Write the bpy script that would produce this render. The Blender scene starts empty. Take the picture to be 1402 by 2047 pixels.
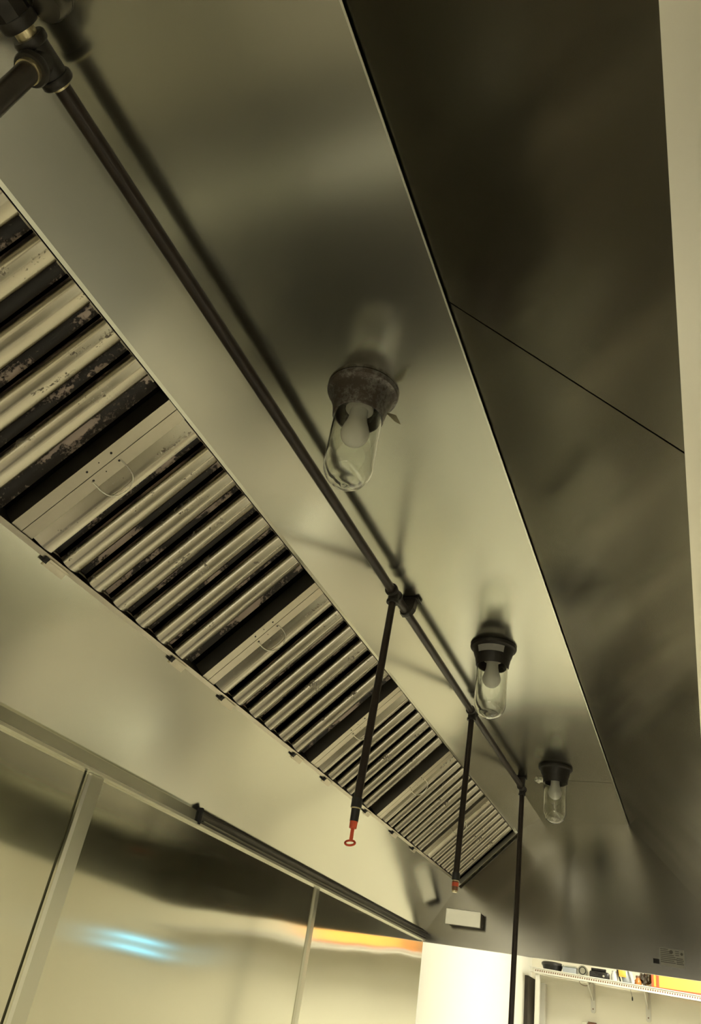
import bpy, bmesh, math, random
from mathutils import Vector, Matrix
random.seed(7)
SC = bpy.context.scene
COL = SC.collection
S = 1.35            # metres per survey unit
def W(x, y, z):     # survey units (origin at the eye) -> metres, floor at z = 0
    return Vector((S*x, S*y, S*z + 1.6))

# ------------------------------------------------------------------ camera
R = [[0.9220210780908952, 0.3538433940058746, 0.1570731806340807],
     [-0.07062614031056882, 0.5526570779044129, -0.8304108034864355],
     [-0.38064298215116876, 0.7545627917944, 0.5345520679770176]]
cam_data = bpy.data.cameras.new('camera')
cam = bpy.data.objects.new('camera', cam_data)
COL.objects.link(cam)
cam.matrix_world = Matrix(((R[0][0], -R[1][0], -R[2][0], 0), (R[0][1], -R[1][1], -R[2][1], 0),
                           (R[0][2], -R[1][2], -R[2][2], 1.6), (0, 0, 0, 1)))
cam_data.sensor_fit = 'VERTICAL'
cam_data.sensor_height = 36.0
cam_data.lens = 36.0*1581.62/2047.0
cam_data.clip_start = 0.02
SC.camera = cam

# ------------------------------------------------------------------ world and exposure
world = bpy.data.worlds.new('world')
SC.world = world
world.use_nodes = True
world.node_tree.nodes['Background'].inputs[0].default_value = (1.0, 0.95, 0.72, 1)
world.node_tree.nodes['Background'].inputs[1].default_value = 0.05
SC.view_settings.view_transform = 'Standard'
SC.view_settings.look = 'None'
SC.view_settings.gamma = 1.0
SC.view_settings.exposure = 0.0
SC.view_settings.use_curve_mapping = False
LAMP_COL = (1.0, 0.97, 0.80, 1)
LAMP_POWER = 44.0

# ------------------------------------------------------------------ materials
def new_mat(name):
    m = bpy.data.materials.new(name)
    m.use_nodes = True
    nt = m.node_tree
    b = nt.nodes['Principled BSDF']
    return m, nt, b
def N(nt, t, **kw):
    n = nt.nodes.new(t)
    for k, v in kw.items():
        setattr(n, k, v)
    return n
def noise(nt, scale, detail=3, rough=0.5, vec=None, stretch=None):
    tc = N(nt, 'ShaderNodeTexCoord')
    src = tc.outputs['Object']
    if stretch is not None:
        mp = N(nt, 'ShaderNodeMapping')
        mp.inputs['Scale'].default_value = stretch
        nt.links.new(src, mp.inputs['Vector'])
        src = mp.outputs['Vector']
    n = N(nt, 'ShaderNodeTexNoise')
    n.inputs['Scale'].default_value = scale
    n.inputs['Detail'].default_value = detail
    n.inputs['Roughness'].default_value = rough
    nt.links.new(src, n.inputs['Vector'])
    return n.outputs['Fac']
def ramp(nt, fac, stops):
    r = N(nt, 'ShaderNodeValToRGB')
    el = r.color_ramp.elements
    while len(el) < len(stops):
        el.new(0.5)
    for e, (p, c) in zip(el, stops):
        e.position = p
        e.color = (c, c, c, 1) if isinstance(c, (int, float)) else tuple(c) + ((1,) if len(c) == 3 else ())
    nt.links.new(fac, r.inputs[0])
    return r.outputs[0]
def bump(nt, h, dist, strength=1.0, normal=None):
    b = N(nt, 'ShaderNodeBump')
    b.inputs['Distance'].default_value = dist
    b.inputs['Strength'].default_value = strength
    nt.links.new(h, b.inputs['Height'])
    if normal is not None:
        nt.links.new(normal, b.inputs['Normal'])
    return b.outputs['Normal']
def mixc(nt, fac, a, b):
    m = N(nt, 'ShaderNodeMix', data_type='RGBA')
    nt.links.new(fac, m.inputs[0])
    for v, s in ((a, m.inputs[6]), (b, m.inputs[7])):
        if isinstance(v, tuple):
            s.default_value = v + (1,)
        else:
            nt.links.new(v, s)
    return m.outputs[2]

def steel(name, col, rough, wave=(1.2, 0.010), tangent=None, aniso=0.0, smear=0.08):
    m, nt, b = new_mat(name)
    b.inputs['Metallic'].default_value = 1.0
    n1 = noise(nt, 1.6, 2, 0.5)
    c = mixc(nt, n1, tuple(v*(1-smear) for v in col), tuple(min(1, v*(1+smear)) for v in col))
    nt.links.new(c, b.inputs['Base Color'])
    n2 = noise(nt, 2.5, 2, 0.5)
    nt.links.new(ramp(nt, n2, [(0.3, rough*0.9), (0.7, rough*1.12)]), b.inputs['Roughness'])
    w = noise(nt, wave[0], 1, 0.4)
    nm = bump(nt, w, wave[1])
    nt.links.new(nm, b.inputs['Normal'])
    if tangent:
        b.inputs['Anisotropic'].default_value = aniso
        t = N(nt, 'ShaderNodeCombineXYZ')
        for i in range(3): t.inputs[i].default_value = tangent[i]
        nt.links.new(t.outputs[0], b.inputs['Tangent'])
    return m

STEEL = (0.53, 0.525, 0.445)
M = {}
M['steel_top'] = steel('steel_top', STEEL, 0.21, (1.0, 0.010), (1, 0, 0), 0.5)
M['steel_back'] = steel('steel_back', (0.54, 0.535, 0.45), 0.19, (1.3, 0.020), (0.55, 0, 0.83), 0.6)
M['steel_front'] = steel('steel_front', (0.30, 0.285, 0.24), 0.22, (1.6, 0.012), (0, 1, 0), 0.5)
M['steel_end'] = steel('steel_end', (0.245, 0.232, 0.195), 0.19, (1.2, 0.006), (0, 0, 1), 0.4)  # darkened copy of the hood steel, dark reflections put into its colour
M['steel_wall'] = steel('steel_wall', (0.60, 0.595, 0.51), 0.095, (1.5, 0.006), (0, 1, 0), 0.9)
M['steel_plain'] = steel('steel_plain', STEEL, 0.3, (3, 0.002))
M['steel_bright'] = steel('steel_bright', (0.80, 0.78, 0.68), 0.33, (3, 0.002))
M['steel_dark'] = steel('steel_dark', (0.16, 0.15, 0.13), 0.32, (12, 0.004), smear=0.4)

def plain(name, col, rough=0.5, metal=0.0, var=0.12, scale=14, bmp=0.0, spec=0.5):
    m, nt, b = new_mat(name)
    n = noise(nt, scale, 4, 0.6)
    c = mixc(nt, n, tuple(v*(1-var) for v in col), tuple(min(1, v*(1+var)) for v in col))
    nt.links.new(c, b.inputs['Base Color'])
    b.inputs['Roughness'].default_value = rough
    b.inputs['Metallic'].default_value = metal
    b.inputs['Specular IOR Level'].default_value = spec
    if bmp:
        nt.links.new(bump(nt, n, bmp), b.inputs['Normal'])
    return m
M['black_iron'] = plain('black_iron', (0.028, 0.025, 0.022), 0.38, 0.3, 0.5, 60, 0.0006, 0.4)
M['pipe'] = plain('pipe', (0.030, 0.022, 0.018), 0.34, 0.25, 0.6, 45, 0.0004, 0.4)
M['rubber'] = plain('rubber', (0.012, 0.012, 0.012), 0.35, 0, 0.3, 30)
M['brass'] = plain('brass', (0.75, 0.66, 0.42), 0.35, 1.0, 0.2, 60)
M['orange_plastic'] = plain('orange_plastic', (0.62, 0.085, 0.03), 0.45, 0, 0.1, 30)
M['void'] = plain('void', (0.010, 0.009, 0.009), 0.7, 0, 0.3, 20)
M['cream_paint'] = plain('cream_paint', (0.80, 0.76, 0.62), 0.55, 0, 0.04, 3)
M['white_paint'] = plain('white_paint', (0.86, 0.85, 0.76), 0.5, 0, 0.03, 3)
M['grey_tile'] = plain('floor_tile', (0.34, 0.31, 0.25), 0.3, 0, 0.25, 5)
M['mid_top'] = plain('mid_top', (0.33, 0.30, 0.23), 0.5)
M['dark_top'] = plain('dark_top', (0.10, 0.092, 0.075), 0.5)
M['pale_top'] = plain('pale_top', (0.56, 0.54, 0.45), 0.4)
M['white_enamel'] = plain('white_enamel', (0.64, 0.62, 0.54), 0.35, 0, 0.06, 8)
M['bulb'] = plain('bulb', (0.92, 0.90, 0.84), 0.25, 0, 0.03, 12)
M['socket'] = plain('socket', (0.62, 0.60, 0.54), 0.3, 0, 0.1, 20)
M['foil'] = plain('foil', (0.75, 0.72, 0.62), 0.28, 1.0, 0.4, 60, 0.003)
M['label_white'] = plain('label_white', (0.62, 0.61, 0.58), 0.5, 0, 0.2, 60)
M['label_clear'] = plain('label_clear', (0.26, 0.245, 0.20), 0.3, 0.4, 0.1, 40)
M['ink'] = plain('ink', (0.085, 0.078, 0.06), 0.5, 0.2, 0.1, 40)
M['black_plastic'] = plain('black_plastic', (0.015, 0.014, 0.013), 0.25, 0, 0.3, 20)
M['grey_plastic'] = plain('grey_plastic', (0.35, 0.38, 0.40), 0.25, 0, 0.2, 20)
M['brown'] = plain('brown', (0.16, 0.075, 0.035), 0.5, 0, 0.3, 20)
M['pale_orange'] = plain('pale_orange', (0.98, 0.46, 0.075), 0.4, 0, 0.06, 8)  # crate's overexposure painted in as a yellower orange; also the bag panel
M['gap_shade_dark'] = plain('gap_shade_dark', (0.045, 0.036, 0.026), 0.6)  # near-black tone for the shade in the corner gap
M['amber'] = plain('amber', (0.45, 0.17, 0.04), 0.2, 0, 0.3, 20)
M['pale_tag'] = plain('pale_tag', (0.50, 0.46, 0.33), 0.45, 0, 0.3, 60)

def grimy(name, clean, grime, lo, hi, rough):
    m, nt, b = new_mat(name)
    a = noise(nt, 9, 3, 0.6, stretch=(1, 3.0, 1))
    f = noise(nt, 130, 6, 0.75)
    add = N(nt, 'ShaderNodeMath', operation='MULTIPLY_ADD')
    nt.links.new(f, add.inputs[0]); add.inputs[1].default_value = 0.65; nt.links.new(a, add.inputs[2])
    fac = ramp(nt, add.outputs[0], [(lo, 1.0), (hi, 0.0)])
    tone = noise(nt, 22, 5, 0.7)
    cc = mixc(nt, tone, tuple(v*0.86 for v in clean), tuple(min(1, v*1.1) for v in clean))
    c = mixc(nt, fac, cc, grime)
    nt.links.new(c, b.inputs['Base Color'])
    inv = ramp(nt, fac, [(0.0, 1.0), (1.0, 0.15)])
    nt.links.new(inv, b.inputs['Metallic'])
    nt.links.new(ramp(nt, tone, [(0.3, rough*0.92), (0.7, rough*1.12)]), b.inputs['Roughness'])
    nt.links.new(bump(nt, fac, 0.0003), b.inputs['Normal'])
    return m
M['baffle'] = grimy('baffle', (0.44, 0.41, 0.335), (0.10, 0.075, 0.055), 0.58, 0.68, 0.22)
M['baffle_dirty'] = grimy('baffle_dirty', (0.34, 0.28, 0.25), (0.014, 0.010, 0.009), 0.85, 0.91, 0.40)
M['frame_steel'] = grimy('frame_steel', (0.56, 0.52, 0.42), (0.07, 0.05, 0.035), 0.44, 0.52, 0.36)
M['lamp_body'] = grimy('lamp_body', (0.26, 0.25, 0.245), (0.07, 0.055, 0.045), 0.74, 0.90, 0.40)

def glass(name, col=(0.97, 0.98, 0.95), rough=0.0):
    m, nt, b = new_mat(name)
    b.inputs['Base Color'].default_value = col + (1,)
    b.inputs['Transmission Weight'].default_value = 1.0
    b.inputs['IOR'].default_value = 1.46
    n = noise(nt, 30, 3)
    nt.links.new(ramp(nt, n, [(0.4, rough), (0.8, rough+0.03)]), b.inputs['Roughness'])
    return m
M['glass'] = glass('glass')
M['clear_plastic'] = glass('clear_plastic', (0.85, 0.92, 0.92), 0.12)
def emit(name, col, power):
    m, nt, b = new_mat(name)
    b.inputs['Base Color'].default_value = (0.8, 0.8, 0.8, 1)
    b.inputs['Emission Color'].default_value = col
    b.inputs['Emission Strength'].default_value = power
    return m
M['lamp_panel'] = emit('lamp_panel', LAMP_COL, LAMP_POWER)
M['added_window_glow'] = emit('added_window_glow', (1.0, 0.96, 0.84, 1), 5.0)  # glow of the added pane, for highlights on the baffles
M['blue_tube'] = emit('blue_tube', (0.12, 0.62, 1.0, 1), 5.0)

# ------------------------------------------------------------------ helpers
def obj(name, bm, mat, parent=None, smooth=False, loc=None):
    bmesh.ops.recalc_face_normals(bm, faces=bm.faces)
    me = bpy.data.meshes.new(name)
    bm.to_mesh(me); bm.free()
    if smooth:
        me.shade_smooth()
    o = bpy.data.objects.new(name, me)
    COL.objects.link(o)
    me.materials.append(M[mat] if isinstance(mat, str) else mat)
    if parent is not None:
        o.parent = parent
        # meshes are written in world coordinates: shift them into the parent's frame
        off = parent_world(parent)
        me.transform(Matrix.Translation(-off))
    if smooth:
        me.set_sharp_from_angle(angle=math.radians(38))
    return o
ORI = {}
def parent_world(p):
    v = Vector((0, 0, 0))
    while p is not None:
        v += Vector(p.location)
        p = p.parent
    return v
def thing(name, label, cat, loc, group=None):
    o = bpy.data.objects.new(name, None)
    COL.objects.link(o)
    o.location = loc
    o.empty_display_size = 0.05
    o['label'] = label; o['category'] = cat
    if group: o['group'] = group
    return o
def tag(o, label, cat, group=None):
    o['label'] = label; o['category'] = cat
    if group: o['group'] = group
    return o
def struct(o):
    o['kind'] = 'structure'
    return o
def box(bm, a, b, bevel=0.0):
    """axis aligned box between two world corners"""
    x0, x1 = sorted((a[0], b[0])); y0, y1 = sorted((a[1], b[1])); z0, z1 = sorted((a[2], b[2]))
    vs = [bm.verts.new(p) for p in ((x0,y0,z0),(x1,y0,z0),(x1,y1,z0),(x0,y1,z0),(x0,y0,z1),(x1,y0,z1),(x1,y1,z1),(x0,y1,z1))]
    fs = [bm.faces.new([vs[i] for i in f]) for f in ((3,2,1,0),(4,5,6,7),(0,1,5,4),(1,2,6,5),(2,3,7,6),(3,0,4,7))]
    if bevel:
        es = {e for f in fs for e in f.edges}
        bmesh.ops.bevel(bm, geom=list(es), offset=bevel, segments=2, affect='EDGES', profile=0.5)
    return bm
def sbox(bm, a, b, bevel=0.0):   # survey units
    return box(bm, W(*a), W(*b), bevel)
def BM(): return bmesh.new()
def slab(bm, pts, n, t):
    """closed sheet: polygon pts (world vectors) thickened by t along n"""
    n = Vector(n).normalized()*t
    a = [bm.verts.new(p) for p in pts]
    b = [bm.verts.new(Vector(p)+n) for p in pts]
    bm.faces.new(a); bm.faces.new(b[::-1])
    k = len(pts)
    for i in range(k):
        bm.faces.new((a[i], b[i], b[(i+1) % k], a[(i+1) % k]))
    return bm
def frame_of(d):
    d = Vector(d).normalized()
    u = d.orthogonal().normalized()
    return u, d.cross(u)
def tube(bm, p0, p1, r, seg=20, r1=None, caps=True):
    p0 = Vector(p0); p1 = Vector(p1)
    u, v = frame_of(p1-p0)
    r1 = r if r1 is None else r1
    A = []; B = []
    for i in range(seg):
        a = 2*math.pi*i/seg
        w = u*math.cos(a)+v*math.sin(a)
        A.append(bm.verts.new(p0+w*r)); B.append(bm.verts.new(p1+w*r1))
    for i in range(seg):
        bm.faces.new((A[i], A[(i+1) % seg], B[(i+1) % seg], B[i]))
    if caps:
        bm.faces.new(A[::-1]); bm.faces.new(B)
    return bm
def lathe(bm, c, prof, seg=40, axis=(0, 0, 1), close=False):
    """prof: list of (radius, height) about axis through c"""
    c = Vector(c); d = Vector(axis).normalized(); u, v = frame_of(d)
    rings = []
    for r, h in prof:
        if r < 1e-6:
            rings.append([bm.verts.new(c+d*h)])
        else:
            rings.append([bm.verts.new(c+d*h+(u*math.cos(2*math.pi*i/seg)+v*math.sin(2*math.pi*i/seg))*r) for i in range(seg)])
    prs = list(zip(rings, rings[1:]))
    if close: prs.append((rings[-1], rings[0]))
    for a, b in prs:
        for i in range(seg):
            j = (i+1) % seg
            if len(a) == 1 and len(b) == 1: continue
            if len(a) == 1: bm.faces.new((a[0], b[i], b[j]))
            elif len(b) == 1: bm.faces.new((a[i], a[j], b[0]))
            else: bm.faces.new((a[i], a[j], b[j], b[i]))
    return bm
def wire(bm, pts, r, seg=8):
    """round wire along a list of points"""
    pts = [Vector(p) for p in pts]
    rings = []
    up = None
    for i, p in enumerate(pts):
        d = (pts[min(i+1, len(pts)-1)] - pts[max(i-1, 0)]).normalized()
        if up is None: up = d.orthogonal().normalized()
        up = (up - d*up.dot(d)).normalized()
        v = d.cross(up)
        rings.append([bm.verts.new(p+(up*math.cos(2*math.pi*k/seg)+v*math.sin(2*math.pi*k/seg))*r) for k in range(seg)])
    for a, b in zip(rings, rings[1:]):
        for k in range(seg):
            bm.faces.new((a[k], a[(k+1) % seg], b[(k+1) % seg], b[k]))
    bm.faces.new(rings[0][::-1]); bm.faces.new(rings[-1])
    return bm

# ------------------------------------------------------------------ the room
XB = -0.932      # stainless face of the back wall
XW = -0.945      # painted wall behind it
YN, YF = -2.6, 5.2
ZC, ZF = 0.93, -1.6/S
XR = 2.7
wl = struct(obj('wall_left', sbox(BM(), (XW-0.1, YN-0.1, ZF), (XW, YF+0.1, ZC)), 'white_paint'))
struct(obj('wall_right', sbox(BM(), (XR, YN-0.1, ZF), (XR+0.1, YF+0.1, ZC)), 'cream_paint'))
wb = struct(obj('wall_back', sbox(BM(), (XW, YF, ZF), (XR, YF+0.1, ZC)), 'cream_paint'))
struct(obj('wall_front', sbox(BM(), (XW, YN-0.1, ZF), (XR, YN, ZC)), 'cream_paint'))
struct(obj('floor', sbox(BM(), (XW-0.1, YN-0.1, ZF-0.08), (XR+0.1, YF+0.1, ZF)), 'grey_tile'))
struct(obj('ceiling', sbox(BM(), (XW-0.1, YN-0.1, ZC), (XR+0.1, YF+0.1, ZC+0.08)), 'white_paint'))
# stainless sheets with joint strips on the back wall
for (a, b) in ((-0.6, 1.066), (1.072, 2.058), (2.064, 3.03)):
    obj('steel_sheet', sbox(BM(), (XW, a, ZF+0.02), (XB, b, 0.30)), 'steel_wall', wl)
for (a, b) in ((1.078, 1.118), (2.046, 2.074)):
    bm = BM()
    p = [(XB, a), (XB+0.0045, a+0.004), (XB+0.0045, b-0.004), (XB, b)]
    slab(bm, [W(x, y, ZF+0.03) for x, y in p], (0, 0, 1), (0.275-ZF-0.03)*S)
    obj('joint_strip', bm, 'steel_plain', wl)

# room lamps: unseen fluorescent ceiling panels, added to light the kitchen
def added_troffer(x, y, lx, ly, label):
    t = thing('added_ceiling_light', label, 'light', W(x, y, ZC), 'unseen fluorescent panels added to the kitchen ceiling')
    bm = BM()
    for (a, b) in (((x-lx, y-ly), (x+lx, y-ly+0.02)), ((x-lx, y+ly-0.02), (x+lx, y+ly)), ((x-lx, y-ly+0.02), (x-lx+0.02, y+ly-0.02)), ((x+lx-0.02, y-ly+0.02), (x+lx, y+ly-0.02))):
        sbox(bm, (a[0], a[1], ZC-0.012), (b[0], b[1], ZC))
    obj('frame', bm, 'white_enamel', t)
    obj('diffuser', sbox(BM(), (x-lx+0.02, y-ly+0.02, ZC-0.008), (x+lx-0.02, y+ly-0.02, ZC-0.002)), 'lamp_panel', t)
for (x, y, lb) in ((0.95, -1.2, 'unseen fluorescent ceiling panel added behind the viewer'), (0.95, 0.7, 'unseen long fluorescent ceiling panel added beside the hood near the viewer'),
                   (0.95, 2.6, 'unseen long fluorescent ceiling panel added beside the far half of the hood'), (0.12, 4.1, 'unseen long fluorescent ceiling panel added beyond the hood end')):
    added_troffer(x, y, 0.2, 0.45, lb)

# ------------------------------------------------------------------ the hood
CF = (-0.232, 0.721); CP = (-0.538, 0.721); FT = (-0.623, 0.664); FB = (-0.816, 0.474)
GT = (-0.930, 0.302); GB = (-0.932, 0.277); FR = (0.010, 0.465)
Y0, Y1 = -0.55, 3.03
hood = thing('exhaust_hood', 'long stainless steel kitchen exhaust hood above the cooking line, seen from inside', 'range hood', W(-0.4, 1.2, 0.9))
def strip(name, a, b, y0, y1, mat, t=0.004, parent=hood):
    """sheet between section points a and b (x,z), thickened away from the inside of the hood"""
    pa = [W(a[0], y0, a[1]), W(b[0], y0, b[1]), W(b[0], y1, b[1]), W(a[0], y1, a[1])]
    d = Vector((b[0]-a[0], 0, b[1]-a[1])).normalized()
    n = Vector((-d.z, 0, d.x))
    mid = Vector(((a[0]+b[0])/2, 0, (a[1]+b[1])/2))
    if n.dot(mid-Vector((-0.45, 0, 0.45))) < 0: n = -n
    return obj(name, slab(BM(), pa, n, t), mat, parent)
CS = 2.533
for a, b in ((Y0, CS-0.0015), (CS+0.0015, Y1)):
    strip('ceiling_sheet', CP, CF, a, b, 'steel_top')
FS = 0.606
CFf = (CF[0]+0.003, CF[1]-0.002)
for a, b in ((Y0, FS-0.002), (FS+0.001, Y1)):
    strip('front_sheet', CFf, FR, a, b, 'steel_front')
strip('upper_back_sheet', CP, FT, Y0, Y1, 'steel_back')
strip('lower_back_sheet', FB, GT, Y0, Y1, 'steel_back')
# folded seam between ceiling and front sheet
obj('seam_fold', sbox(BM(), (CF[0]-0.0022, Y0, CF[1]-0.0018), (CF[0], Y1, CF[1]+0.001)), 'steel_bright', hood)
strip('front_soffit', FR, (0.065, 0.465), Y0, Y1, 'steel_bright')
strip('front_skirt', (0.065, 0.465), (0.065, 0.277), Y0, Y1, 'steel_plain')
# outer casing
bm = BM()
sbox(bm, (0.070, Y0, 0.277), (0.075, Y1, 0.76)); sbox(bm, (XW, Y0, 0.76), (0.075, Y1, 0.765))
obj('outer_casing', bm, 'steel_plain', hood)
obj('duct_collar', sbox(BM(), (-0.75, 1.0, 0.765), (-0.35, 1.5, ZC)), 'steel_plain', hood)
# end plates
def endplate(y, t):
    pts = [(XW, 0.277), (0.070, 0.277), (0.070, 0.76), (XW, 0.76)]
    bm = BM()
    slab(bm, [W(px, y, pz) for px, pz in pts], (0, 1, 0), t)
    return obj('end_plate', bm, 'steel_end', hood)
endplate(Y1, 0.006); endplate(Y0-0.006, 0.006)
# folded hem along the bottom of the far end plate
bm = BM(); sbox(bm, (XB+0.004, Y1-0.012, 0.272), (0.065, Y1, 0.277)); sbox(bm, (XB+0.004, Y1-0.014, 0.272), (0.065, Y1-0.012, 0.284))
obj('bottom_hem', bm, 'steel_end', hood)
# filter plenum (dark inside)
fd = Vector((FT[0]-FB[0], 0, FT[1]-FB[1])); FL = fd.length; fd.normalize()
fn = Vector((0.702, 0, -0.713))      # from the filter plane towards the cook
def F(y, v, n):                      # filter-plane coordinates -> metres
    return W(FB[0]+fd.x*v+fn.x*n, y, FB[1]+fd.z*v+fn.z*n)
def fbox(bm, y0, y1, v0, v1, n0, n1):
    vs = [bm.verts.new(F(y, v, n)) for n in (n0, n1) for (y, v) in ((y0, v0), (y1, v0), (y1, v1), (y0, v1))]
    for f in ((3,2,1,0),(4,5,6,7),(0,1,5,4),(1,2,6,5),(2,3,7,6),(3,0,4,7)):
        bm.faces.new([vs[i] for i in f])
    return bm
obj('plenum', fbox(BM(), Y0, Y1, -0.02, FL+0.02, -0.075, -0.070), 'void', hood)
# rails that hold the filters
bm = BM(); fbox(bm, Y0, Y1, -0.004, 0.000, -0.05, 0.004); fbox(bm, Y0, Y1, 0.000, 0.004, 0.0035, 0.0050)
obj('lower_filter_rail', bm, 'frame_steel', hood)
bm = BM(); fbox(bm, Y0, Y1, FL, FL+0.003, -0.05, 0.001); fbox(bm, Y0, Y1, FL-0.002, FL, 0.0000, 0.0014)
obj('upper_filter_rail', bm, 'steel_back', hood)
# side rail against the far end plate
bm = BM(); fbox(bm, 3.010, 3.030, -0.01, FL+0.006, -0.004, 0.004); fbox(bm, 3.008, 3.011, -0.01, FL+0.006, -0.004, 0.010)
obj('end_filter_rail', bm, 'steel_plain', hood)
for v in (0.05, 0.085, 0.15, 0.19, 0.225):
    obj('rail_slot', fbox(BM(), 3.015, 3.0225, v, v+0.016, 0.0035, 0.0045), 'void', hood)
# bent clips under the lower rail
bd = Vector((GT[0]-FB[0], 0, GT[1]-FB[1])).normalized(); bn = Vector((-bd.z, 0, bd.x))
if bn.x < 0: bn = -bn
for (a, b) in ((0.715, 0.763), (1.050, 1.097), (1.228, 1.282), (1.560, 1.612), (1.738, 1.786), (2.025, 2.068), (2.252, 2.305), (2.45, 2.491)):
    bm = BM()
    def Bk(y, s, n): return W(FB[0]+bd.x*s+bn.x*n, y, FB[1]+bd.z*s+bn.z*n)
    for (y0, y1, s0, s1, n0, n1) in ((a+0.006, b, 0.001, 0.014, 0.0, 0.003), (a+0.006, b, 0.001, 0.004, 0.003, 0.008)):
        vs = [bm.verts.new(Bk(y, s, n)) for n in (n0, n1) for (y, s) in ((y0, s0), (y1, s0), (y1, s1), (y0, s1))]
        for f in ((3,2,1,0),(4,5,6,7),(0,1,5,4),(1,2,6,5),(2,3,7,6),(3,0,4,7)): bm.faces.new([vs[i] for i in f])
    c = obj('filter_clip', bm, 'frame_steel', hood)
    bm = BM()
    vs = [bm.verts.new(Bk(y, s, n)) for n in (0.0, 0.007) for (y, s) in ((a-0.002, 0.001), (a+0.006, 0.001), (a+0.006, 0.010), (a-0.002, 0.010))]
    for f in ((3,2,1,0),(4,5,6,7),(0,1,5,4),(1,2,6,5),(2,3,7,6),(3,0,4,7)): bm.faces.new([vs[i] for i in f])
    obj('clip_slot', bm, 'void', c)
# grease channel: covered near the viewer, open further along
GC = 1.415
bm = BM()
p = [(XB+0.002, 0.304), (XB+0.010, 0.300), (XB+0.010, 0.281), (XB+0.002, 0.279)]
slab(bm, [W(x, Y0, z) for x, z in p], (0, 1, 0), (GC-Y0)*S)
obj('channel_cover', bm, 'steel_back', hood)
bm = BM(); sbox(bm, (XB, Y0, 0.2755), (XB+0.013, Y1, 0.279)); sbox(bm, (XB+0.0105, Y0, 0.279), (XB+0.013, Y1, 0.2805))
obj('channel_lip', bm, 'steel_bright', hood)
bm = BM()
sbox(bm, (XB+0.0005, GC+0.004, 0.279), (XB+0.002, Y1-0.002, 0.300))
sbox(bm, (XB+0.002, GC+0.004, 0.286), (XB+0.006, Y1-0.002, 0.288))
sbox(bm, (XB+0.0005, GC+0.004, 0.300), (XB+0.012, Y1-0.002, 0.3035))
obj('open_channel', bm, 'steel_dark', hood)
bm = BM(); sbox(bm, (XB+0.006, GC+0.03, 0.287), (XB+0.0085, Y1-0.002, 0.2895))
obj('channel_wire', bm, 'steel_plain', hood)
obj('channel_end_cap', sbox(BM(), (XB, GC, 0.277), (XB+0.016, GC+0.006, 0.308)), 'void', hood)

# small steel box on the far end plate
t = thing('sensor_box', 'small shiny steel box on the far end plate, low beside the filters', 'box', W(-0.78, 3.03, 0.36))
obj('cover', box(BM(), W(-0.846, 2.985, 0.334), W(-0.722, 2.990, 0.384), 0.0015), 'steel_bright', t)
obj('body', box(BM(), W(-0.842, 2.990, 0.337), W(-0.726, 3.03, 0.382)), 'steel_dark', t)
# rating sticker
t = thing('rating_sticker', 'faded translucent rating sticker with a round emblem near the end plate lower edge', 'sticker', W(-0.11, 3.0295, 0.33))
bm = BM()
slab(bm, [W(-0.152, 3.0295, 0.352), W(-0.078, 3.0295, 0.352), W(-0.078, 3.0295, 0.303), W(-0.084, 3.0295, 0.299), (W(-0.148, 3.0295, 0.303))], (0, -1, 0), 0.0004)
obj('sheet', bm, 'label_clear', t)
bm = BM()
for k in range(8):
    z = 0.3475-k*0.0052
    x1 = -0.125 if k < 3 else -0.108
    sbox(bm, (-0.148, 3.0287, z), (x1+0.004*((k*7) % 3), 3.0291, z+0.0022))
for k in range(3):
    sbox(bm, (-0.104, 3.0287, 0.345-k*0.0055), (-0.093, 3.0291, 0.347-k*0.0055))
for k in range(4):
    sbox(bm, (-0.101, 3.0287, 0.325-k*0.005), (-0.082+0.002*(k % 2), 3.0291, 0.3275-k*0.005))
p = obj('print_lines', bm, 'ink', t); p['kind'] = 'stuff'
obj('emblem', tube(BM(), W(-0.116, 3.0291, 0.3425), W(-0.116, 3.0286, 0.3425), 0.0075), 'ink', t)
obj('emblem', tube(BM(), W(-0.085, 3.0291, 0.340), W(-0.085, 3.0286, 0.340), 0.0055), 'ink', t)
tag(obj('black_tape', sbox(BM(), (-0.1705, 3.0287, 0.305), (-0.1525, 3.0297, 0.3185)), 'void'), 'small black square patch just left of the rating sticker on the end plate', 'sticker')

# ------------------------------------------------------------------ grease filters
def arc_profile(u0, u1, n0, h, seg=8):
    pts = []
    for i in range(seg+1):
        a = math.pi*i/seg
        pts.append(((u0+u1)/2-(u1-u0)/2*math.cos(a), n0+h*math.sin(a)**0.75))
    return pts
def channel(bm, prof, v0, v1, t=0.0012):
    """thin bent sheet with cross-section prof (y, n), extruded along the slope"""
    A = [bm.verts.new(F(y, v0, n)) for y, n in prof]; B = [bm.verts.new(F(y, v1, n)) for y, n in prof]
    C = [bm.verts.new(F(y, v0, n-t)) for y, n in prof]; D = [bm.verts.new(F(y, v1, n-t)) for y, n in prof]
    k = len(prof)
    for i in range(k-1):
        bm.faces.new((A[i], A[i+1], B[i+1], B[i])); bm.faces.new((C[i+1], C[i], D[i], D[i+1]))
        bm.faces.new((A[i+1], A[i], C[i], C[i+1])); bm.faces.new((B[i], B[i+1], D[i+1], D[i]))
    bm.faces.new((A[0], B[0], D[0], C[0])); bm.faces.new((A[-1], C[-1], D[-1], B[-1]))
filters = [  # start y, end y, number of baffles, label
    (0.132, 0.614, 7, 'greasiest baffle filter, nearest the viewer, cut by the left picture edge'),
    (0.639, 1.109, 7, 'baffle filter with a large wire handle, second from the left picture edge'),
    (1.150, 1.612, 6, 'baffle filter just left of the drop pipe with the orange cap'),
    (1.648, 2.062, 6, 'baffle filter crossed by the drop pipe with the orange cap'),
    (2.106, 2.547, 7, 'baffle filter left of the second drop pipe, with no gap after it'),
    (2.552, 2.985, 7, 'farthest baffle filter, against the end plate'),
]
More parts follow.
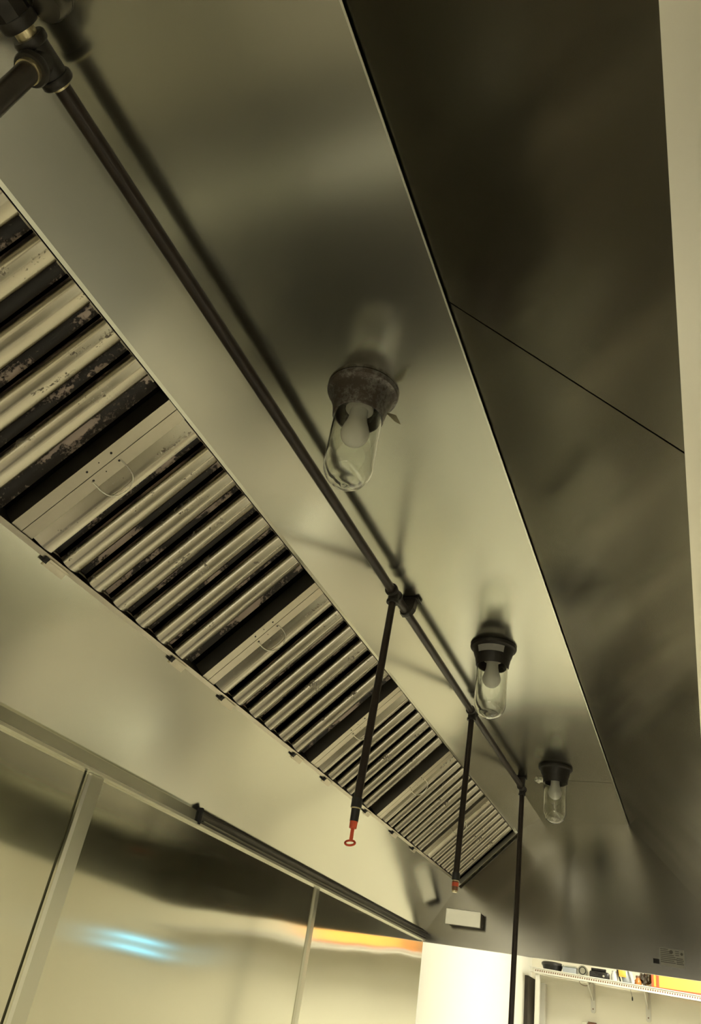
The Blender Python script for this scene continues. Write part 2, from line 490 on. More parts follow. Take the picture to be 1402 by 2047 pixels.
for (a, b, nb, lb) in filters:
    t = thing('grease_filter', lb, 'filter', F((a+b)/2, 0.0, -0.02), 'baffle grease filters along the back of the hood')
    s1 = a+0.0205
    bm = BM(); fbox(bm, a, s1-0.001, 0.004, FL-0.003, -0.030, 0.000)
    obj('side_flange', bm, 'frame_steel', t)
    s2 = s1+0.020
    bm = BM(); fbox(bm, s1, s2, 0.004, FL-0.003, -0.030, 0.0003)
    hp = obj('handle_plate', bm, 'frame_steel', t)
    # holes
    for (yy, vv, r) in ((a+0.010, 0.121, 0.0016), (a+0.010, 0.141, 0.0008), (a+0.010, 0.162, 0.0016), (s1+0.007, 0.119, 0.0017), (s1+0.008, 0.140, 0.0009), (s1+0.007, 0.163, 0.0017)):
        obj('rivet_hole', tube(BM(), F(yy, vv, 0.0002), F(yy, vv, 0.0008), r*S, 12), 'void', t)
    # wire bail handle
    pts = []
    y0, yd = s1+0.007, 0.040
    K = 18
    pts.append(F(y0, 0.119, -0.002)); 
    for i in range(K+1):
        a2 = math.pi*i/K
        vv = 0.141-0.0245*math.cos(a2)*(1.0+0.12*math.sin(a2))
        yy = y0+yd*min(1.0, math.sin(a2)**0.55)
        pts.append(F(yy, vv, 0.0015+0.010*math.sin(a2)))
    pts.append(F(y0, 0.163, -0.002))
    obj('handle', wire(BM(), pts, 0.0010*S, 8), 'steel_bright', t, True)
    # baffles: front row of rounded channels, rear row behind the gaps
    u0 = s2; wd = (b-u0)/nb
    for k in range(nb):
        ca = u0+k*wd
        if k == 0:
            prof = [(ca, -0.001), (ca+wd*0.10, 0.002), (ca+wd*0.22, 0.007), (ca+wd*0.34, 0.008), (ca+wd*0.50, 0.0055), (ca+wd*0.60, 0.003), (ca+wd*0.63, -0.006)]
        else:
            prof = [(ca+wd*0.02, -0.016)]+[(ca+wd*(0.23-0.21*math.cos(q*math.pi/16)), -0.006+0.0145*math.sin(q*math.pi/16)) for q in range(0, 11)]
            prof += [(ca+wd*0.44, 0.0045), (ca+wd*0.54, 0.0012), (ca+wd*0.61, -0.001), (ca+wd*0.64, -0.004), (ca+wd*0.65, -0.010)]
        bm = BM(); channel(bm, prof, 0.007, FL-0.004)
        obj('baffle', bm, 'baffle', t, True)
        if k < nb-0 and not (k == nb-1 and b in (2.547,)):
            cb = ca+wd*0.60
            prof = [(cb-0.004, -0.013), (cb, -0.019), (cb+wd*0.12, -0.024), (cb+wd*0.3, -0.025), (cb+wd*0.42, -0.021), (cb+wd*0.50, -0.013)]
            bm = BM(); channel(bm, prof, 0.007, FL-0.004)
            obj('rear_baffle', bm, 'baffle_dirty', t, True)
    for v0, v1 in ((0.004, 0.006), (FL-0.005, FL-0.003)):
        obj('end_bar', fbox(BM(), a, b, v0, v1, -0.028, -0.018), 'frame_steel', t)

# ------------------------------------------------------------------ hood lamps
def lamp(x, y, label, bulb_z=0.647, kind=0):
    c = W(x, y, CF[1]); t = thing('hood_light', label, 'lamp', c, 'jar lamps on the hood ceiling')
    f = S
    pr = [(0, -0.0005), (0.049, -0.0005), (0.0495, -0.004), (0.048, -0.0075), (0.0445, -0.009), (0.0425, -0.012), (0.0405, -0.022),
          (0.037, -0.030), (0.0365, -0.036), (0.0352, -0.038), (0.0350, -0.046), (0.0335, -0.048), (0.031, -0.047), (0.031, -0.012), (0, -0.012)]
    obj('lamp_base', lathe(BM(), c, [(r*f, h*f) for r, h in pr], 48), 'lamp_body' if kind == 0 else 'black_iron', t, True)
    # glass jar, outer then inner wall
    zo = -0.046; ze = -0.1605; r = 0.0325
    out = [(r, zo)]+[(r*(1+0.01*k/4), zo+(ze+r-zo)*k/4) for k in range(1, 5)]+[(r*1.01*math.cos(a), ze+r-r*math.sin(a)) for a in [math.pi/2*i/12 for i in range(1, 13)]]
    tk = 0.0016
    inn = [(max(0, r2-tk) if r2 > 1e-4 else 0, h+(tk if r2 < r*0.7 else tk*0.5 if r2 < r else 0)) for r2, h in out]
    out[-1] = (0, ze); inn[-1] = (0, ze+tk*1.6)
    obj('glass_jar', lathe(BM(), c, [(a*f, h*f) for a, h in out+inn[::-1]], 48, close=True), 'glass', t, True)
    # bulb and socket
    bc = (bulb_z-CF[1])
    rb = 0.0195
    prf = [(0.012, -0.030), (0.0125, -0.045)]+[(0.0125+(rb-0.0125)*(1-math.cos(math.pi/2*i/5))*0.9, -0.045+(bc+0.006+0.045)*i/5) for i in range(1, 5)]
    prf += [(rb*math.cos(a), bc+rb*-math.sin(a)) for a in [math.pi/2*(i/10) for i in range(0, 11)]]
    prf[-1] = (0, bc-rb)
    obj('bulb', lathe(BM(), c, [(0, -0.030*f)]+[(a*f, h*f) for a, h in prf], 32), 'bulb', t, True)
    obj('socket', lathe(BM(), c, [(0, -0.0125*f), (0.019*f, -0.0125*f), (0.019*f, -0.034*f), (0.014*f, -0.036*f), (0, -0.036*f)], 32), 'socket', t, True)
    return t
l1 = lamp(-0.386, 0.735, 'largest hood jar lamp with dirty grey base, nearest the viewer')
l2 = lamp(-0.386, 1.560, 'middle hood jar lamp with white band on its black base', kind=1)
l3 = lamp(-0.386, 2.405, 'farthest hood jar lamp with crumpled foil beside its black base', kind=1)
# white band on the middle lamp: part of a cylinder facing the viewer
def base_band(par, c, r, z0, z1, a0, a1, mat, name):
    bm = BM(); A = []; B = []
    for i in range(17):
        a = a0+(a1-a0)*i/16
        A.append(bm.verts.new(c+Vector((math.cos(a)*r[0], math.sin(a)*r[0], z0)))); B.append(bm.verts.new(c+Vector((math.cos(a)*r[1], math.sin(a)*r[1], z1))))
    for i in range(16): bm.faces.new((A[i], A[i+1], B[i+1], B[i]))
    r_ = bmesh.ops.solidify(bm, geom=bm.faces[:], thickness=0.0006)
    return obj(name, bm, mat, par, True)
c2 = W(-0.386, 1.56, CF[1])
va = math.atan2(-1.56, 0.386)
o = base_band(l2, c2, (0.0403*S, 0.0436*S), -0.026*S, -0.0125*S, va-0.85, va+0.55, 'label_white', 'paper_band'); o['label'] = 'stained white paper band around the lamp base'
def crumple(c, s, seed, mat, name, par):
    rnd = random.Random(seed)
    bm = BM(); bmesh.ops.create_icosphere(bm, subdivisions=3, radius=1.0)
    for v in bm.verts:
        k = 0.75+0.5*rnd.random()
        v.co = Vector((v.co.x*s[0]*k, v.co.y*s[1]*k, v.co.z*s[2]*k))+Vector(c)
    return obj(name, bm, mat, par)
crumple(W(-0.430, 2.40, 0.681), (0.019, 0.010, 0.012), 3, 'foil', 'foil_scrap', l3)
bm = BM(); slab(bm, [W(-0.357, 0.752, 0.695), W(-0.341, 0.757, 0.690), W(-0.330, 0.752, 0.668), W(-0.338, 0.749, 0.672)], (0.2, -1, 0.2), 0.0006)
obj('hanging_tag', bm, 'pale_tag', l1)['label'] = 'small translucent scrap hanging from the lamp base'

# ------------------------------------------------------------------ fire suppression piping
PX, PZ = -0.497, 0.675
def Pp(y, dz=0, dx=0): return W(PX+dx, y, PZ+dz)
pipe = thing('suppression_pipe', 'long dark iron fire suppression pipe with drop pipes running under the hood ceiling', 'pipe', Pp(1.3))
obj('main_pipe', tube(BM(), Pp(0.235), Pp(2.485), 0.0082*S, 24), 'pipe', pipe, True)
def fitting_collar(bm, p, d, r, L):
    d = Vector(d).normalized()
    lathe(bm, p, [(0, -L/2), (r*0.93, -L/2), (r, -L*0.3), (r, L*0.3), (r*0.93, L/2), (0, L/2)], 28, d)
def tee(y, drop=True, rm=0.0115, name='tee_fitting'):
    bm = BM(); k = S
    tube(bm, Pp(y-0.014), Pp(y+0.014), rm*k, 24)
    fitting_collar(bm, Pp(y-0.014), (0, 1, 0), rm*1.18*k, 0.007*k); fitting_collar(bm, Pp(y+0.014), (0, 1, 0), rm*1.18*k, 0.007*k)
    tube(bm, Pp(y), Pp(y, -0.018), rm*0.95*k, 24); fitting_collar(bm, Pp(y, -0.018), (0, 0, 1), rm*1.12*k, 0.007*k)
    return obj(name, bm, 'black_iron', pipe, True)
D1, D2, D3 = 1.224, 1.836, 2.482
tee(D1, rm=0.0105); tee(D2, rm=0.010); tee(D3, rm=0.0095)
T0 = 0.214
# near tee with its larger drop pipe
bm = BM(); tube(bm, Pp(T0-0.016), Pp(T0+0.018), 0.0130*S, 28)
fitting_collar(bm, Pp(T0-0.017), (0, 1, 0), 0.0155*S, 0.008*S); fitting_collar(bm, Pp(T0+0.019), (0, 1, 0), 0.0155*S, 0.008*S)
tube(bm, Pp(T0), Pp(T0-0.003, -0.022), 0.0125*S, 28); fitting_collar(bm, Pp(T0-0.003, -0.022), (0, -0.14, -1), 0.0155*S, 0.008*S)
obj('tee_fitting', bm, 'black_iron', pipe, True)
for a_, b_, r_ in ((Pp(T0+0.020), Pp(T0+0.0265), 0.0088), (Pp(T0-0.030), Pp(T0-0.018), 0.0098), (Pp(T0-0.0035, -0.024), Pp(T0-0.0045, -0.031), 0.0112)):
    obj('thread', tube(BM(), a_, b_, r_*S, 24), 'brass', pipe, True)['label'] = 'bright bare threads beside the near tee'
obj('drop_pipe', tube(BM(), Pp(T0-0.004, -0.028), Pp(T0-0.030, -0.26), 0.0100*S, 24), 'pipe', pipe, True)
bm = BM(); tube(bm, Pp(T0-0.062), Pp(T0-0.034), 0.0160*S, 8); fitting_collar(bm, Pp(T0-0.034), (0, 1, 0), 0.0175*S, 0.010*S)
tube(bm, Pp(T0-0.058), Pp(T0-0.058, 0.022), 0.013*S, 24)
tube(bm, Pp(T0-0.20), Pp(T0-0.06), 0.013*S, 24)
obj('elbow_fitting', bm, 'black_iron', pipe, True)
bm = BM(); lathe(bm, W(-0.470, 0.182, 0.7015), [(0, -0.026), (0.016, -0.026), (0.019, -0.018), (0.019, -0.008), (0.021, -0.005), (0.021, 0.0), (0, 0.0)], 24)
obj('seal_nut', bm, 'steel_dark', pipe, True)
# drops
obj('drop_pipe', tube(BM(), Pp(D1, -0.016), Pp(1.196, PZ*0+0.290-PZ), 0.0066*S, 20), 'pipe', pipe, True)
obj('drop_pipe', tube(BM(), Pp(D2, -0.016), Pp(1.808, 0.300-PZ), 0.0068*S, 20), 'pipe', pipe, True)
obj('drop_pipe', tube(BM(), Pp(D3, -0.016), Pp(2.445, -0.30-PZ), 0.0074*S, 20), 'pipe', pipe, True)
# nozzle with blow-off cap, drop 1
def nozzle(y, z, orange, yoff):
    bm = BM(); k = S
    tube(bm, W(PX, y, z+0.006), W(PX, y-yoff*0.3, z-0.009), 0.0086*k, 20)
    obj('coupling', bm, 'rubber', pipe, True)
    obj('nozzle_thread', tube(BM(), W(PX, y-yoff*0.3, z-0.0085), W(PX, y-yoff*0.3, z-0.0105), 0.0072*k, 20), 'brass', pipe, True)
nozzle(1.196, 0.288, True, 0.002)
obj('nozzle', tube(BM(), W(PX, 1.1955, 0.2775), W(PX, 1.195, 0.2585), 0.0070*S, 20, 0.0066*S), 'rubber', pipe, True)
cap = BM()
tube(cap, W(PX, 1.195, 0.2595), W(PX, 1.1945, 0.2485), 0.0062*S, 20, 0.0058*S)
sbox(cap, (PX-0.0025, 1.1930, 0.2300), (PX+0.0025, 1.1960, 0.2490))
o = obj('blow_off_cap', cap, 'orange_plastic', pipe); o['label'] = 'bright orange plastic nozzle cap with a pull ring'
ring = BM()
c = W(PX, 1.1925, 0.2265); rr = 0.0072*S
import math as _m
view = Vector((0.30, -0.95, 0)).normalized()
u = Vector((0.95, 0.30, 0)).normalized(); v = Vector((0, -0.75, -0.66)).normalized()
wire(ring, [c+u*rr*_m.cos(2*_m.pi*i/28)+v*rr*0.95*_m.sin(2*_m.pi*i/28) for i in range(29)], 0.0017*S, 10)
obj('pull_ring', ring, 'orange_plastic', o, True) 
# nozzle 2 : coupling, band, red cap edge, swivelled nozzle
nozzle(1.808, 0.297, False, 0.0)
bm = BM(); tube(bm, W(PX, 1.808, 0.288), W(PX, 1.808, 0.268), 0.0068*S, 20)
obj('nozzle', bm, 'brown', pipe, True)
obj('nozzle_tip', tube(BM(), W(PX, 1.808, 0.268), W(PX, 1.808, 0.2645), 0.0055*S, 20), 'brass', pipe, True)
bm = BM(); tube(bm, W(PX+0.001, 1.808, 0.279), W(PX+0.001, 1.8045, 0.2790), 0.0062*S, 16)
o = obj('blow_off_cap', tube(BM(), W(PX, 1.808, 0.284), W(PX, 1.808, 0.276), 0.0072*S, 20), 'orange_plastic', pipe, True); bm.free()
o['label'] = 'dull red band on the second nozzle'
# pipe hangers
def hanger(y, parent_label, k=1.0):
    bm = BM(); zc = CF[1]/1.027
    slab(bm, [W(PX-0.008, y, zc-0.002), W(PX+0.019*k, y, zc-0.002), W(PX+0.016*k, y, zc-0.022), W(PX+0.008, y, PZ-0.008), W(PX-0.009, y, PZ-0.008)], (0, 1, 0), 0.022*k)
    slab(bm, [W(PX-0.010, y-0.004, zc-0.001), W(PX+0.024*k, y-0.004, zc-0.001), W(PX+0.026*k, y-0.004, zc-0.006), W(PX+0.019*k, y-0.004, zc-0.0035), W(PX-0.010, y-0.004, zc-0.0035)], (0, 1, 0), 0.034*k)
    fitting_collar(bm, Pp(y+0.006), (0, 1, 0), 0.0112*S, 0.014*S)
    obj('pipe_hanger', bm, 'black_iron', pipe)
hanger(1.292, ''); hanger(2.452, '', 0.7)
# the whole pipe run hangs a little closer to the ceiling sheet than first surveyed
PK = 1.027
eye = Vector((0, 0, 1.6))
pipe.location = eye+(Vector(pipe.location)-eye)*PK
for o in list(pipe.children)+[c for q in pipe.children for c in q.children]:
    o.data.transform(Matrix.Scale(PK, 4))

# ------------------------------------------------------------------ shelf on the far wall
def zs(x): return 0.397-0.0215*(x+0.88)
shelf = thing('wall_shelf', 'cream perforated steel shelf on the far wall beyond the hood', 'shelf', W(-0.3, 5.05, 0.38))
X0, X1 = -0.88, 1.40
def tbox(bm, x0, x1, y0, y1, d0, d1):
    vs = [bm.verts.new(W(x, y, zs(x)+d)) for d in (d0, d1) for (x, y) in ((x0, y0), (x1, y0), (x1, y1), (x0, y1))]
    for f in ((3,2,1,0),(4,5,6,7),(0,1,5,4),(1,2,6,5),(2,3,7,6),(3,0,4,7)): bm.faces.new([vs[i] for i in f])
    return bm
obj('shelf_board', tbox(BM(), X0, X1, 4.905, 5.185, -0.008, -0.002), 'white_enamel', shelf)
bm = tbox(BM(), X0, X1, 4.895, 4.905, -0.026, 0.0); tbox(bm, X0, X1, 4.890, 4.895, -0.004, 0.0); tbox(bm, X0, X1, 4.890, 4.895, -0.026, -0.022)
obj('front_edge', bm, 'white_enamel', shelf)
bm = BM(); x = X0+0.008
while x < X1-0.01:
    tbox(bm, x, x+0.0055, 4.8942, 4.8952, -0.018, -0.010); x += 0.0115
o = obj('edge_holes', bm, 'brown', shelf); o['kind'] = 'stuff'
bm = BM(); x = X0+0.04; k = 0
while x < X1-0.05:
    if k % 16 < 11: tbox(bm, x, x+0.005, 4.95, 5.02, -0.0086, -0.0078)
    x += 0.0105; k += 1
o = obj('vent_slots', bm, 'void', shelf); o['kind'] = 'stuff'
# brackets
for bx in (-0.610, -0.328, 0.05, 0.45, 0.9, 1.3):
    bm = BM()
    slab(bm, [W(bx-0.012, 5.193, zs(bx)-0.01), W(bx+0.012, 5.193, zs(bx)-0.01), W(bx+0.012, 5.193, 0.250), W(bx+0.006, 5.193, 0.243), W(bx-0.006, 5.193, 0.243), W(bx-0.012, 5.193, 0.250)], (0, 1, 0), 0.006*S)
    slab(bm, [W(bx-0.003, 4.915, zs(bx)-0.012), W(bx-0.003, 5.195, zs(bx)-0.012), W(bx-0.003, 5.195, 0.30), W(bx-0.003, 4.93, zs(bx)-0.022)], (1, 0, 0), 0.006*S)
    slab(bm, [W(bx-0.012, 4.915, zs(bx)-0.0085), W(bx+0.012, 4.915, zs(bx)-0.0085), W(bx+0.012, 5.195, zs(bx)-0.0085), W(bx-0.012, 5.195, zs(bx)-0.0085)], (0, 0, -1), 0.003*S)
    br = obj('bracket', bm, 'white_enamel', shelf)
    obj('bracket_hole', tube(BM(), W(bx, 5.1935, 0.262), W(bx, 5.1922, 0.262), 0.0035*S, 12), 'brown', br)
obj('end_cap', sbox(BM(), (X0-0.022, 4.90, 0.374), (X0, 4.93, 0.398)), 'white_enamel', shelf)
# upright posts under the shelf end
tag(obj('upright_post', box(BM(), W(-0.872, 4.905, ZF), W(-0.850, 4.935, 0.368), 0.002), 'white_enamel'), 'cream square post under the left end of the shelf', 'post')
tag(obj('upright_post', box(BM(), W(-0.888, 5.14, ZF), W(-0.858, 5.19, 0.345), 0.002), 'white_enamel'), 'rear cream post behind the front post, against the far wall', 'post')
wp = struct(obj('gap_shade_1', sbox(BM(), (XW, 5.0, ZF), (-0.925, 5.2, 0.36)), 'gap_shade_dark'))  # dark strip painted in for the shaded gap at the corner
# cord with a small plug hanging from the shelf
t = thing('hanging_cord', 'short thin cord hanging below the shelf between its brackets', 'cord', W(-0.395, 5.0, 0.37))
obj('cord', wire(BM(), [W(-0.400, 5.0, 0.378), W(-0.398, 5.0, 0.36), W(-0.394, 5.0, 0.345), W(-0.392, 5.0, 0.335)], 0.0012, 6), 'rubber', t)
obj('plug', lathe(BM(), W(-0.391, 5.0, 0.326), [(0, -0.012), (0.004, -0.012), (0.005, 0.0), (0.003, 0.013), (0, 0.013)], 10), 'black_iron', t)
tag(obj('cable_loop', wire(BM(), [W(-0.66+0.028*(1-math.cos(a)), 5.02, 0.372-0.018*math.sin(a)) for a in [math.pi*i/12 for i in range(13)]], 0.0018, 6), 'brown'), 'thin brown cable looping under the shelf left of the first bracket', 'cable')
# small wall boxes at the bottom edge of the picture
tag(obj('wall_switch', box(BM(), W(-0.634, 5.17, 0.13), W(-0.592, 5.2, 0.2), 0.003), 'brown'), 'dark brown box on the far wall at the bottom picture edge', 'box')
tag(obj('wall_switch', box(BM(), W(-0.668, 5.18, 0.13), W(-0.640, 5.2, 0.196), 0.003), 'cream_paint'), 'pale box on the far wall beside the dark brown one', 'box')

# things on the shelf
def on(x): return zs(x)-0.0018
# black tub with a pale lid rim
t = thing('black_tub', 'shallow black tub at the left end of the shelf', 'tub', W(-0.80, 4.97, on(-0.8)))
bm = BM(); lathe(bm, W(-0.795, 4.975, on(-0.75)), [(0, 0), (0.060, 0), (0.072, 0.035), (0.076, 0.036), (0.076, 0.040), (0, 0.040)], 28); obj('tub', bm, 'black_plastic', t, True)
bm = BM(); lathe(bm, W(-0.795, 4.975, on(-0.75)+0.04/S), [(0, 0), (0.078, 0), (0.078, 0.012), (0.066, 0.020), (0, 0.024)], 28); obj('lid', bm, 'black_iron', t, True)
# clear boxes
t = thing('clear_box', 'clear plastic food box with a pale lid beside the black tub', 'box', W(-0.70, 4.97, on(-0.7)))
obj('box_body', box(BM(), W(-0.735, 4.925, on(-0.70)), W(-0.665, 5.02, on(-0.70)+0.030), 0.004), 'grey_plastic', t)
obj('lid', box(BM(), W(-0.738, 4.922, on(-0.70)+0.030), W(-0.662, 5.023, on(-0.70)+0.038), 0.002), 'clear_plastic', t)
# steel canister lying on its side
t = thing('steel_canister', 'small steel canister lying on its side between the clear box and black mixer', 'canister', W(-0.635, 4.95, on(-0.63)))
bm = BM(); lathe(bm, W(-0.632, 4.93, on(-0.61)+0.0255), [(0, 0), (0.030, 0), (0.034, 0.005), (0.034, 0.12), (0, 0.12)], 24, (0, 1, 0)); obj('can', bm, 'steel_plain', t, True)
bm = BM(); lathe(bm, W(-0.632, 4.9265, on(-0.61)+0.0255), [(0.020, 0), (0.026, 0), (0.026, 0.004), (0.020, 0.004)], 24, (0, 1, 0), close=True); obj('rim', bm, 'black_plastic', t, True)
# black appliance
t = thing('black_mixer', 'glossy black hand mixer lying on the shelf right of the steel canister', 'mixer', W(-0.55, 4.97, on(-0.55)))
obj('motor_body', box(BM(), W(-0.598, 4.93, on(-0.52)), W(-0.498, 5.0, on(-0.52)+0.036), 0.012), 'black_plastic', t, True)
obj('grip', tube(BM(), W(-0.590, 4.955, on(-0.52)+0.043), W(-0.515, 4.955, on(-0.52)+0.043), 0.010, 14), 'black_plastic', t, True)
obj('dial', tube(BM(), W(-0.525, 4.929, on(-0.52)+0.016), W(-0.525, 4.926, on(-0.52)+0.016), 0.007, 14), 'steel_bright', t)
# jar with a strap
t = thing('glass_jar', 'small cloudy jar with a black strap leaning on it', 'jar', W(-0.475, 4.95, on(-0.47)))
bm = BM(); lathe(bm, W(-0.472, 4.95, on(-0.45)), [(0, 0), (0.022, 0), (0.024, 0.01), (0.024, 0.045), (0.018, 0.055), (0.018, 0.068), (0, 0.068)], 20); obj('jar_body', bm, 'label_white', t, True)
bm = BM(); slab(bm, [W(-0.462, 4.928, on(-0.44)+0.060), W(-0.452, 4.928, on(-0.44)+0.060), W(-0.436, 4.928, on(-0.43)), W(-0.444, 4.928, on(-0.43))], (0, 1, 0), 0.004); obj('strap', bm, 'black_plastic', t)
# bag
t = thing('snack_bag', 'grey and orange bag with a white label stripe leaning on the shelf', 'bag', W(-0.41, 4.96, on(-0.4)))
def pillow(bm, x0, x1, y, z0, z1, d, tilt=0.0):
    nx, nz = 8, 8
    G = {}
    for s in (1, -1):
        for i in range(nx+1):
            for j in range(nz+1):
                if s == -1 and (i in (0, nx) or j in (0, nz)): G[s, i, j] = G[1, i, j]; continue
                f = (math.sin(math.pi*i/nx)*math.sin(math.pi*j/nz))**0.5
                z = z0+(z1-z0)*j/nz
                G[s, i, j] = bm.verts.new(W(x0+(x1-x0)*i/nx+tilt*(z-z0), y-s*d*f, z))
        for i in range(nx):
            for j in range(nz):
                q = [G[s, i, j], G[s, i+1, j], G[s, i+1, j+1], G[s, i, j+1]]
                bm.faces.new(q if s == 1 else q[::-1])
    return bm
obj('bag_body', pillow(BM(), -0.432, -0.385, 4.95, on(-0.38)+0.0, on(-0.38)+0.075, 0.02, -0.2), 'grey_plastic', t, True)
obj('orange_panel', pillow(BM(), -0.448, -0.412, 4.925, on(-0.38)+0.028, on(-0.38)+0.072, 0.006, -0.1), 'pale_orange', t, True)
bm = BM(); slab(bm, [W(-0.402, 4.922, on(-0.37)+0.075), W(-0.391, 4.922, on(-0.37)+0.075), W(-0.370, 4.922, on(-0.36)+0.012), W(-0.380, 4.922, on(-0.36)+0.004)], (0, 1, 0), 0.003); obj('label_stripe', bm, 'white_enamel', t)
# amber bottle
t = thing('amber_jar', 'small round amber jar between the bag and crumpled foil', 'jar', W(-0.355, 4.95, on(-0.35)))
bm = BM(); lathe(bm, W(-0.357, 4.95, on(-0.34)), [(0, 0), (0.018, 0), (0.023, 0.010), (0.023, 0.030), (0.014, 0.042), (0.012, 0.050), (0, 0.050)], 22); obj('jar_body', bm, 'amber', t, True)
bm = BM(); lathe(bm, W(-0.357, 4.95, on(-0.34)+0.050/S), [(0, 0), (0.014, 0), (0.014, 0.012), (0, 0.012)], 18); obj('jar_lid', bm, 'brown', t, True)
o = crumple(W(-0.320, 4.96, on(-0.32)+0.045), (0.038, 0.04, 0.052), 9, 'steel_dark', 'foil_bundle', None)
tag(o, 'dark crumpled foil bundle just left of the orange crate', 'foil')
# orange crate
t = thing('orange_crate', 'orange plastic crate, its overexposed front painted yellower, at the right end of the shelf', 'crate', W(0.0, 4.97, on(0)))
zb = on(-0.29)+0.0
obj('crate_wall', box(BM(), W(-0.280, 4.905, on(-0.1)), W(0.33, 5.10, on(-0.1)+0.105), 0.006), 'pale_orange', t)  # overexposed orange put into the colour, yellower than the ribs
bm = BM()
for (a, b, c0, c1) in ((-0.288, 0.338, -0.004, 0.010), (-0.288, 0.338, 0.094, 0.108)):
    vs = sbox(bm, (a, 4.896, on(-0.1)+c0+0.006), (b, 4.905, on(-0.1)+c1))
for a in (-0.288, -0.262, 0.02, 0.324):
    sbox(bm, (a, 4.896, on(-0.1)+0.010), (a+0.010, 4.905, on(-0.1)+0.094))
obj('crate_ribs', bm, 'orange_plastic', t)
bm = BM(); sbox(bm, (-0.29, 4.90, on(-0.1)+0.108), (0.34, 5.11, on(-0.1)+0.118)); obj('crate_rim', bm, 'orange_plastic', t)

# ------------------------------------------------------------------ unseen kitchen below and beside; benches, prep table, mats and bin added for reflections
def bench(name, label, cat, y0, y1, topmat, bodymat, ztop=-0.52, x1=-0.36):  # unseen benches added under the hood, tops toned to give reflected bands
    t = thing(name, label, cat, W((XB+x1)/2, (y0+y1)/2, ZF))
    obj('top', box(BM(), W(XB+0.012, y0, ztop-0.02), W(x1, y1, ztop), 0.004), topmat, t)
    obj('cabinet', sbox(BM(), (XB+0.02, y0+0.01, ZF+0.08), (x1-0.02, y1-0.01, ztop-0.02)), bodymat, t)
    for sx in (XB+0.03, x1-0.05):
        for sy in (y0+0.03, y1-0.05):
            obj('leg', tube(BM(), W(sx+0.01, sy+0.01, ZF), W(sx+0.01, sy+0.01, ZF+0.08), 0.02, 12), 'steel_plain', t)
    return t
bench('added_work_table', 'unseen mid-toned work table added under the near end of the hood for its reflection', 'table', -0.5, 0.84, 'mid_top', 'steel_plain')
f = bench('added_fryer', 'unseen dark topped fryer added beside the work table for a dark band in the ceiling sheet', 'fryer', 0.86, 1.03, 'dark_top', 'steel_plain')
bench('added_cabinet', 'unseen narrow pale topped cabinet added after the fryer for a bright band in the ceiling sheet', 'cabinet', 1.05, 1.17, 'white_enamel', 'steel_plain')
g = bench('added_grill', 'unseen wide black grill added under the middle of the hood for a dark reflected band', 'grill', 1.18, 1.92, 'dark_top', 'steel_plain')
for k in range(14):
    y = 1.21+k*0.05
    obj('grate_bar', sbox(BM(), (XB+0.05, y, -0.52), (-0.40, y+0.02, -0.505)), 'black_iron', g)
bench('added_counter', 'unseen long pale topped counter added beyond the grill to brighten the ceiling sheet', 'counter', 1.94, 4.6, 'pale_top', 'steel_plain')
# insect light trap on the far wall: its blue tubes show in the polished sheets
t = thing('insect_light', 'white insect light trap with two glowing blue tubes on the far wall', 'light', W(1.72, 5.2, 0.22))
obj('housing', box(BM(), W(1.45, 5.175, 0.15), W(2.0, 5.2, 0.29), 0.004), 'white_enamel', t)
for z in (0.25, 0.19):
    obj('tube', tube(BM(), W(1.48, 5.16, z), W(1.97, 5.16, z), 0.009, 14), 'blue_tube', t, True)
for x in (1.465, 1.975):
    obj('tube_holder', box(BM(), W(x-0.012, 5.15, 0.165), W(x+0.012, 5.175, 0.275), 0.002), 'white_enamel', t)

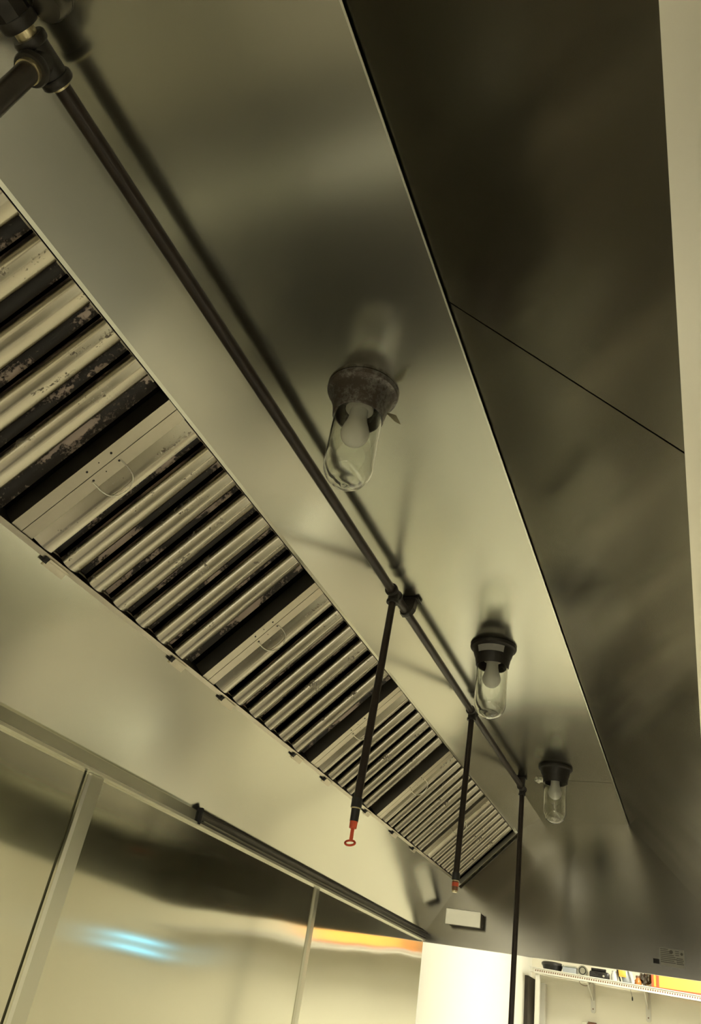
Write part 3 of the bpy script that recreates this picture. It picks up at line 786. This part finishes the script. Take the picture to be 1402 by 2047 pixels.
# unseen prep line added behind the cook, white boards feed highlights on the baffles
t = thing('added_prep_table', 'unseen long prep table with white boards, added behind the cook for highlights on the baffles', 'table', W(0.95, 0.6, ZF))
obj('top', box(BM(), W(0.62, -1.1, -0.55), W(1.25, 2.6, -0.53), 0.004), 'steel_plain', t)
obj('added_board', box(BM(), W(0.64, -1.0, -0.53), W(0.98, 2.5, -0.515), 0.004), 'white_enamel', t)
obj('cabinet', sbox(BM(), (0.66, -1.05, ZF+0.09), (1.23, 2.55, -0.55)), 'steel_plain', t)
for sx in (0.68, 1.2):
    for sy in (-1.0, 2.5):
        obj('leg', tube(BM(), W(sx, sy, ZF), W(sx, sy, ZF+0.09), 0.02, 12), 'steel_plain', t)

for x0, x1, y0, y1, lb in ((0.05, 0.6, 0.75, 1.7, 'unseen black mat added on the floor beside the near half of the hood to darken reflections'), (0.3, 0.75, 2.35, 2.6, 'unseen narrow black mat added on the floor beside the prep table to darken reflections'),
                          (0.5, 1.3, 3.6, 4.2, 'unseen wide black mat added on the floor beyond the prep table to darken reflections')):
    bm = box(BM(), W(x0, y0, ZF), W(x1, y1, ZF+0.012), 0.004)
    tag(obj('added_mat', bm, 'dark_top'), lb, 'mat')  # unseen mats added to darken what the back sheets reflect
t = thing('added_bin', 'unseen white lidded bin added on the floor for a bright streak in the back sheet', 'bin', W(0.2, 2.86, ZF))
obj('bin_body', box(BM(), W(0.14, 2.76, ZF), W(0.28, 2.98, ZF+0.38), 0.02), 'white_enamel', t)  # unseen bin added to make a bright streak in the back sheet
obj('lid', box(BM(), W(0.13, 2.75, ZF+0.38), W(0.29, 2.99, ZF+0.41), 0.006), 'white_paint', t)
# unseen glowing pane added behind the viewer to put highlights on the filters
wn = struct(obj('added_window_1', sbox(BM(), (-0.55, YN, -0.30), (1.0, YN+0.012, 0.52)), 'added_window_glow'))
for a, b in (((-0.60, -0.35), (1.05, -0.30)), ((-0.60, 0.52), (1.05, 0.57)), ((-0.60, -0.30), (-0.55, 0.52)), ((1.0, -0.30), (1.05, 0.52)), ((0.21, -0.30), (0.24, 0.52))):
    obj('added_window_frame', sbox(BM(), (a[0], YN, a[1]), (b[0], YN+0.03, b[1])), 'white_enamel', wn)
